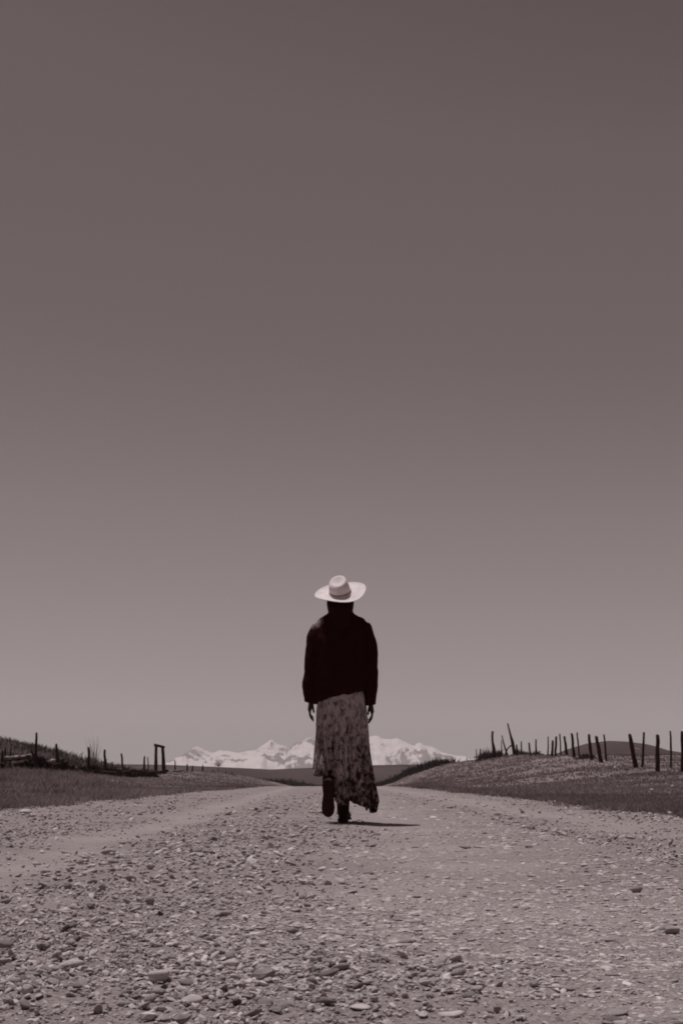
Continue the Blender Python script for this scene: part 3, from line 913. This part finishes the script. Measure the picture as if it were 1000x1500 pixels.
for (px, Y, r_, h_, lab) in [(54, 60.3, .42, .55, 'dark heap of brush at the foot of the tallest thin post'), (88, 64.2, .42, .55, 'dark heap of brush at the foot of the leaning post'),
                             (131, 68.2, .38, .6, 'dark heap of brush at the foot of the thick upright post'), (158, 74.2, .5, .45, 'dark heap of brush at the foot of the pointed post'),
                             (182, 80.3, .5, .4, 'dark heap of brush at the foot of the leaning grey post'), (213, 88.3, .6, .4, 'dark heap of brush at the foot of the close pair of posts')]:
    shrub('brush_heap', px, Y + .5, r_ * 1.05, h_ * 1.5, 90, 0.0, lab, mat=M_darklog, wid=0.10, cat='brush heap', group='brush heaps along the left fence', zoff=0.0)

# pale rocks in the right bank
for (px, py, w, h, tv, Y, lab) in [(900, 1125, 5, 7, 1.0, 57, 'small white upright rock in the grass below the round hill'), (984, 1152, 7, 5, .8, 30, 'pale rock low in the grass near the right edge'),
                                   (954, 1157, 8, 4, .75, 27, 'pale flat rock in the grass left of the one near the right edge'), (883, 1139, 14, 3, .55, 43, 'low grey flat rock in the grass of the right bank'),
                                   (933, 1097, 7, 3.5, 1.0, 225, 'whitish rock on the right slope of the round hill')]:
    c = at(px, py, Y)
    s = w / F * Y / 2; sh = SH2[int(px) % 24]
    gz = float(ground_z(c.x, Y))
    o = link('rock', mesh_np('rock', sh * np.array([s, s * .7, h / F * Y / 2]), T2, True, np.full(len(sh), tv)), M_stone)
    o.location = (c.x, Y, c.z if Y > 200 else max(c.z, gz + h / F * Y * 0.25))
    o['label'], o['category'], o['group'] = lab, 'rock', 'pale rocks on the right bank'

# ------------------------------------------------------------------ the walker
foot = on_road(503, 1205)
PX, PY = foot.x, foot.y
PZ = float(road_z(PX, PY))
person = empty('person', (PX, PY, PZ), 'person walking away in black sweater, long patterned skirt and pale wide brimmed hat', 'person')


def ball(mb, c, r, n=10, m=14):
    c, r = Vector(c), Vector(r)
    rings = []
    for i in range(1, n):
        a = math.pi * i / n
        rings.append([c + Vector((r.x * math.sin(a) * math.cos(2 * math.pi * j / m), r.y * math.sin(a) * math.sin(2 * math.pi * j / m), -r.z * math.cos(a))) for j in range(m)])
    mb.loft(rings)


def smooth_path(pts, rad, n=5):
    """Catmull-Rom through points and radii"""
    P = [Vector(p) for p in pts]; out, ro = [], []
    for i in range(len(P) - 1):
        p0, p1, p2, p3 = P[max(i - 1, 0)], P[i], P[i + 1], P[min(i + 2, len(P) - 1)]
        for k in range(n):
            t_ = k / n
            out.append(0.5 * ((2 * p1) + (p2 - p0) * t_ + (2 * p0 - 5 * p1 + 4 * p2 - p3) * t_ ** 2 + (3 * p1 - p0 - 3 * p2 + p3) * t_ ** 3))
            ro.append(rad[i] + (rad[i + 1] - rad[i]) * t_)
    out.append(P[-1]); ro.append(rad[-1])
    return out, ro


def limb(mb, pts, rad, sides=12, flat=1.0):
    p_, r_ = smooth_path(pts, rad)
    mb.tube(p_, r_, sides, 0, flat)


# body: trunk, head with face, arms with hands, legs grown into one surface
mb = MB()
trunk = [(0.80, .13, .10), (.88, .165, .115), (.95, .16, .11), (1.05, .125, .095), (1.18, .14, .105), (1.30, .16, .105), (1.38, .15, .09), (1.42, .09, .065)]
cx = -0.02
mb.loft([[Vector((cx + w_ * math.cos(a_ * .393), d_ * math.sin(a_ * .393), z_)) for a_ in range(16)] for (z_, w_, d_) in trunk])
limb(mb, [(cx, 0, 1.36), (cx, -.005, 1.45), (cx - .005, -.01, 1.54)], [.065, .055, .058])
hx, hy, hz0 = cx - .005, 0.028, 1.572
n_head = len(mb.v)
ball(mb, (hx, hy, hz0), (.068, .082, .098))
ball(mb, (hx, hy + .045, hz0 - .055), (.05, .05, .055))                 # jaw
mb.tube([(hx, hy + .092, hz0 + .02), (hx, hy + .108, hz0 - .005), (hx, hy + .112, hz0 - .022), (hx, hy + .092, hz0 - .03)], [.008, .011, .014, .01], 8)   # nose
for s in (-1, 1):
    ball(mb, (hx + s * .030, hy + .085, hz0 + .012), (.013, .010, .008), 6, 8)      # eyelids
    ball(mb, (hx + s * .076, hy, hz0 - .01), (.010, .02, .032), 6, 8)              # ears
ball(mb, (hx, hy + .088, hz0 - .055), (.022, .012, .007), 6, 8)                      # lips
HT = Matrix.Rotation(R(16), 3, 'X')
mb.v[n_head:] = [tuple(HT @ (Vector(q) - Vector((hx, 0, 1.50))) + Vector((hx, 0, 1.50))) for q in mb.v[n_head:]]        # chin up
arms = {-1: ((-.165, 0, 1.375), (-.225, -.035, 1.12), (-.232, .01, .875)), 1: ((.13, 0, 1.375), (.195, -.035, 1.12), (.195, .01, .86))}
for s, (sh_, el_, wr_) in arms.items():
    limb(mb, [(sh_[0] * .7, 0, sh_[2] - .01), sh_, el_, wr_], [.06, .052, .038, .026])
    wx, wy, wz = wr_
    d = s * .012
    limb(mb, [(wx, wy, wz + .02), (wx + d * .3, wy + .006, wz - .04), (wx + d, wy + .008, wz - .088)], [.019, .0165, .0145], 12, 2.3)
    for q, (fy, fl) in enumerate([(.030, .070), (.010, .080), (-.010, .074), (-.029, .058)]):
        x0, y0, z0 = wx + d, wy + .01 + fy, wz - .085
        limb(mb, [(x0, y0, z0 + .02), (x0 - s * .004, y0 + .003, z0 - fl * .45), (x0 - s * .018, y0 + .005, z0 - fl * .8), (x0 - s * .032, y0 + .005, z0 - fl)], [.0095, .009, .008, .0065], 8)
    limb(mb, [(wx - s * .005, wy + .025, wz - .03), (wx - s * .012, wy + .055, wz - .065), (wx - s * .02, wy + .060, wz - .105)], [.012, .0105, .008], 8)
limb(mb, [(.07, 0, .88), (.055, .02, .68), (.012, .03, .48), (.008, .0, .30), (0, -.02, .09)], [.085, .075, .055, .052, .036])
limb(mb, [(-.10, 0, .88), (-.11, .07, .70), (-.105, .07, .53), (-.108, -.07, .445), (-.11, -.175, .285)], [.085, .075, .055, .052, .036])
body_me = applied(mb.mesh('body'), [('REMESH', dict(mode='VOXEL', voxel_size=0.0065)), ('SMOOTH', dict(factor=0.5, iterations=3))])
link('body', body_me, M_skin, person)

# hair: open at the face, falling behind the collar
rings = []
for (z_, rx, ry, yo) in [(1.612, .05, .06, -.02), (1.604, .085, .09, -.02), (1.585, .099, .108, -.02), (1.55, .098, .105, -.025), (1.50, .088, .088, -.035), (1.46, .086, .075, -.045), (1.41, .09, .06, -.06), (1.36, .075, .045, -.075)]:
    rings.append([Vector((cx - .003 + rx * math.cos(a) * (1 + .02 * math.sin(a * 37 + z_ * 9)), yo + ry * math.sin(a) * (1 + .03 * math.sin(a * 29)), z_ + (.012 * math.sin(a * 17) if z_ < 1.38 else 0) + .55 * (yo + ry * math.sin(a)) * min(max((z_ - 1.48) / .1, 0), 1))) for a in [R(145) + R(250) * k / 60 for k in range(61)]])
V = [p_ for r_ in rings for p_ in r_]
Fs = [(i * 61 + j, i * 61 + j + 1, (i + 1) * 61 + j + 1, (i + 1) * 61 + j) for i in range(len(rings) - 1) for j in range(60)]
mb = MB(); mb.add(V, Fs)
link('hair', applied(mb.mesh('hair'), [('SOLIDIFY', dict(thickness=0.012, offset=-1)), ('SUBSURF', dict(levels=1, render_levels=1))]), M_hair, person)

# sweater: loose trunk and wide sleeves
mb = MB()
tr_ = [(.885, .186, .150, .000), (.925, .198, .160, 0), (1.02, .205, .165, 0), (1.10, .200, .162, .0), (1.20, .198, .155, 0), (1.30, .196, .142, 0), (1.37, .190, .118, 0), (1.415, .186, .102, -.005), (1.445, .165, .092, -.01), (1.468, .122, .085, -.012), (1.485, .094, .08, -.012), (1.515, .088, .08, -.012)]
rr = []
for (z_, w_, d_, yo) in tr_:
    ring = []
    for a_ in range(40):
        t_ = 2 * math.pi * a_ / 40
        x_, y_ = w_ * math.cos(t_), d_ * math.sin(t_)
        f_ = 1 + .022 * math.sin(5 * t_ + z_ * 14) * min(1, (1.40 - z_) * 4 if z_ < 1.40 else 0) + .012 * math.sin(11 * t_ - z_ * 21) * (z_ < 1.35)
        zz = z_ + (-.10 * x_ / .2 * .5 if z_ < .99 else 0)
        zz = z_ + (0.045 if x_ > 0 else 0.045) * (x_ / .2) * (1 if z_ < 1.0 else 0)
        ring.append(Vector((cx + x_ * f_, yo + y_ * f_, zz)))
    rr.append(ring)
mb.loft(rr)
limb(mb, [(-.09, 0, 1.385), (-.182, -.005, 1.378), (-.222, -.03, 1.22), (-.225, -.045, 1.06), (-.228, -.03, .95), (-.230, 0.0, .845)], [.045, .060, .057, .058, .060, .052], 16)
limb(mb, [(.05, 0, 1.385), (.146, -.005, 1.378), (.182, -.03, 1.22), (.192, -.045, 1.06), (.196, -.03, .94), (.190, 0.0, .825)], [.045, .060, .058, .057, .052, .046], 16)
sw = applied(mb.mesh('sweater'), [('REMESH', dict(mode='VOXEL', voxel_size=0.009)), ('SMOOTH', dict(factor=0.5, iterations=6))])
co = np.empty(len(sw.vertices) * 3, np.float32); sw.vertices.foreach_get('co', co); co = co.reshape(-1, 3)
no = np.empty(len(sw.vertices) * 3, np.float32); sw.vertices.foreach_get('normal', no); no = no.reshape(-1, 3)
fold = 0.009 * fbm(co[:, 0] * 1.6 + co[:, 1], co[:, 2] * 0.5, 0.07, 3, 151)
co += no * fold[:, None]
sw.vertices.foreach_set('co', co.ravel()); sw.update()
# sunlit left shoulder: the sunlight is painted into the knit colour
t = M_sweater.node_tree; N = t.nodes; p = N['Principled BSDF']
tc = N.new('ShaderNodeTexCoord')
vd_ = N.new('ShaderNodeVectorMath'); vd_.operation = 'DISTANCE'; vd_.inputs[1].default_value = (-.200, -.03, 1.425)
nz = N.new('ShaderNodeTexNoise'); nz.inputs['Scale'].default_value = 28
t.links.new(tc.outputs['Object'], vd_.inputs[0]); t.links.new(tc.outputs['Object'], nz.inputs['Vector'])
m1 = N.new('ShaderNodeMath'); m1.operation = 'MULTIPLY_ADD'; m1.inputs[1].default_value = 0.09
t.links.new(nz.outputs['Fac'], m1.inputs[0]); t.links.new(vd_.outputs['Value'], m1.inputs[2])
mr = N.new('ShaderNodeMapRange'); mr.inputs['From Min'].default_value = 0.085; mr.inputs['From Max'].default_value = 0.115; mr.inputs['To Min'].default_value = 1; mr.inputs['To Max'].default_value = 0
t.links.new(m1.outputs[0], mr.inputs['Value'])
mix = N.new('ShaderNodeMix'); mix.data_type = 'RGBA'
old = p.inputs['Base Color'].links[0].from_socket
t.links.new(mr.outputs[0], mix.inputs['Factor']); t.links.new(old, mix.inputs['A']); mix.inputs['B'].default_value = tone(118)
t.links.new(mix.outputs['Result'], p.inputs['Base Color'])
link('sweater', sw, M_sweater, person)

# skirt
NA, NZ = 200, 46
hemx = [-.24, -.195, -.165, -.13, -.10, -.075, -.05, 0, .06, .11, .15, .19, .21, .24]
hemz = [.32, .33, .36, .36, .28, .20, .135, .13, .14, .11, .085, .08, .10, .12]
V = []
for i in range(NZ):
    u = i / (NZ - 1)
    for j in range(NA):
        t_ = 2 * math.pi * j / NA
        cxx, sy_ = math.cos(t_), math.sin(t_)
        wid = np.interp(u, [0, .12, .3, .6, 1], [.145, .165, .166, .168, .190])
        dep = np.interp(u, [0, .12, .3, .6, 1], [.115, .145, .155, .175, .20])
        pl = (.010 + .020 * u) * math.sin(11 * t_ + 2.0 * math.sin(2 * t_) + u * 1.2) * min(1, u * 3) + .008 * u * math.sin(27 * t_ + 1)
        r_ = 1 + pl / .18
        ctr = cx + .006 + .012 * u
        x_ = ctr + wid * cxx * r_
        xr = ctr + wid * cxx
        hem = float(np.interp(xr, hemx, hemz)) if sy_ < 0 else float(np.interp(xr, [-.24, -.15, -.08, .1, .24], [.37, .37, .20, .15, .13]))
        hem += .012 * math.sin(9 * t_) + .008 * math.sin(23 * t_)
        z_ = .985 + (hem - .985) * u
        y_ = dep * sy_ * r_ + (-.05 * math.exp(-((xr + .11) / .06) ** 2) * max(0, u - .5) * 2 if sy_ < 0 else 0)
        if xr > .1: x_ += .025 * (u ** 3)
        V.append((x_, y_, z_))
mb = MB(); mb.add(V, [(i * NA + j, i * NA + (j + 1) % NA, (i + 1) * NA + (j + 1) % NA, (i + 1) * NA + j) for i in range(NZ - 1) for j in range(NA)])
M_skirt = material('floral_cloth', 146, 182, 9, spec=0.1)
t = M_skirt.node_tree; N = t.nodes; p = N['Principled BSDF']
tc = N.new('ShaderNodeTexCoord'); sp_ = N.new('ShaderNodeSeparateXYZ'); t.links.new(tc.outputs['Object'], sp_.inputs[0])
nz = N.new('ShaderNodeTexNoise'); nz.inputs['Scale'].default_value = 30; nz.inputs['Detail'].default_value = 5; nz.inputs['Distortion'].default_value = 0.7
mp = N.new('ShaderNodeMapping'); mp.inputs['Scale'].default_value = (1.2, 1.2, 0.75)
t.links.new(tc.outputs['Object'], mp.inputs[0]); t.links.new(mp.outputs[0], nz.inputs['Vector'])
mr = N.new('ShaderNodeMapRange'); mr.inputs['From Min'].default_value = .10; mr.inputs['From Max'].default_value = .95; mr.inputs['To Min'].default_value = .20; mr.inputs['To Max'].default_value = 0.0
t.links.new(sp_.outputs['Z'], mr.inputs['Value'])           # dark blotches grow denser towards the hem
sm = N.new('ShaderNodeMath'); sm.operation = 'ADD'; t.links.new(nz.outputs['Fac'], sm.inputs[0]); t.links.new(mr.outputs[0], sm.inputs[1])
rp_ = N.new('ShaderNodeValToRGB'); rp_.color_ramp.elements[0].position, rp_.color_ramp.elements[1].position = .50, .74
t.links.new(sm.outputs[0], rp_.inputs[0])
mix = N.new('ShaderNodeMix'); mix.data_type = 'RGBA'
old = p.inputs['Base Color'].links[0].from_socket
t.links.new(rp_.outputs['Color'], mix.inputs['Factor']); t.links.new(old, mix.inputs['A']); mix.inputs['B'].default_value = tone(50, 18)
t.links.new(mix.outputs['Result'], p.inputs['Base Color'])
link('skirt', applied(mb.mesh('skirt'), [('SOLIDIFY', dict(thickness=0.003, offset=1))]), M_skirt, person)


# boots
def boot(loc, rot, shaft):
    """toe along +y, sole at z = 0; shaft = direction of the shin"""
    mb = MB()
    sec = [(-.075, .018, .030, .05), (-.06, .034, .052, .05), (-.02, .038, .055, .055), (.03, .036, .048, .05), (.08, .042, .036, .04), (.12, .045, .028, .034), (.155, .038, .022, .028), (.178, .018, .014, .022)]
    rings = []
    for (y_, w_, h_, zc) in sec:
        rings.append([Vector((w_ * math.cos(a * .524), y_, max(zc + h_ * math.sin(a * .524), .012))) for a in range(12)])
    mb.loft(rings)
    s_ = Vector(shaft).normalized()
    limb(mb, [(0, -.025, .05), Vector((0, -.03, .09)), Vector((0, -.03, .09)) + s_ * .08, Vector((0, -.03, .09)) + s_ * .22], [.045, .044, .049, .062], 14)
    up = applied(mb.mesh('boot'), [('REMESH', dict(mode='VOXEL', voxel_size=0.006)), ('SMOOTH', dict(factor=0.5, iterations=4))])
    o = link('boot', up, M_boot, person)
    o.location, o.rotation_euler = loc, rot
    mb = MB()
    out = [(-.078, .012), (-.07, .030), (-.03, .039), (.03, .034), (.08, .042), (.12, .046), (.155, .040), (.178, .022), (.184, .006)]
    ring = [(w_, y_) for y_, w_ in out] + [(-w_, y_) for y_, w_ in out[::-1]]
    mb.loft([[Vector((x_, y_, z_)) for x_, y_ in ring] for z_ in (0.004, 0.018)])
    heel = [(x_ * .97, y_) for x_, y_ in ring if y_ < 0.0]
    mb.loft([[Vector((x_, y_, z_)) for x_, y_ in heel] for z_ in (-0.014, 0.006)])
    so = link('sole', mb.mesh('sole', False), M_sole, o)
    return o


boot((0, -.01, .014), (0, 0, R(-6)), (0, .02, 1))
boot((-.11, -.265, .222), (R(-80), 0, R(-4)), (0.0, -.75, .65))

# hat
hat_r = Matrix.Rotation(R(-7.5), 3, 'Y') @ Matrix.Rotation(R(29), 3, 'X')
NB = 72
prof = [(.188, .010), (.180, .004), (.15, -.001), (.11, -.002), (.085, .000), (.0765, .006), (.0745, .03), (.072, .05), (.0700, .070), (.0675, .084), (.063, .092), (.055, .095), (.040, .091), (.022, .085), (.0004, .084)]
rings = []
for (r_, z_) in prof:
    ring = []
    for j in range(NB):
        a = 2 * math.pi * j / NB
        ex, ey = (1.0, 1.0) if r_ > .1 else (1 - .07 * (z_ > .08), 1.14)
        zz = z_
        if r_ > .1: zz += .010 * math.sin(2 * a + .5) * ((r_ - .1) / .088) + .006 * math.cos(3 * a) * ((r_ - .1) / .088)
        if z_ > .069: zz += -.012 * math.sin(a) * 0 + (.22 * r_ * math.sin(a) * 1.14 + .13 * r_ * math.cos(a)) * min(1, (z_ - .069) / .016)
        ring.append(Vector((r_ * ex * math.cos(a) - .10 * max(z_, 0) * (r_ < .08), r_ * ey * math.sin(a), zz)))
    rings.append(ring)
mb = MB(); mb.loft(rings, cap=False)
hat = link('hat', applied(mb.mesh('hat'), [('SOLIDIFY', dict(thickness=0.0035, offset=0)), ('SUBSURF', dict(levels=1, render_levels=1))]), M_hat, person)
hat.location = (cx - .002, -0.018, 1.632)
hat.rotation_euler = hat_r.to_euler()
mb = MB()
rings = []
for (dr, z_) in [(.001, .007), (.0045, .008), (.0048, .0125), (.0042, .017), (.001, .018), (-.002, .0125)]:
    r0 = .0766 - (z_ - .006) * .085 + dr
    rings.append([Vector((r0 * math.cos(2 * math.pi * j / 48) - .10 * z_, (r0 + .000) * 1.14 * math.sin(2 * math.pi * j / 48), z_)) for j in range(48)])
mb.loft(rings + [rings[0]], cap=False)
link('hat_band', mb.mesh('hat_band'), M_band, hat)
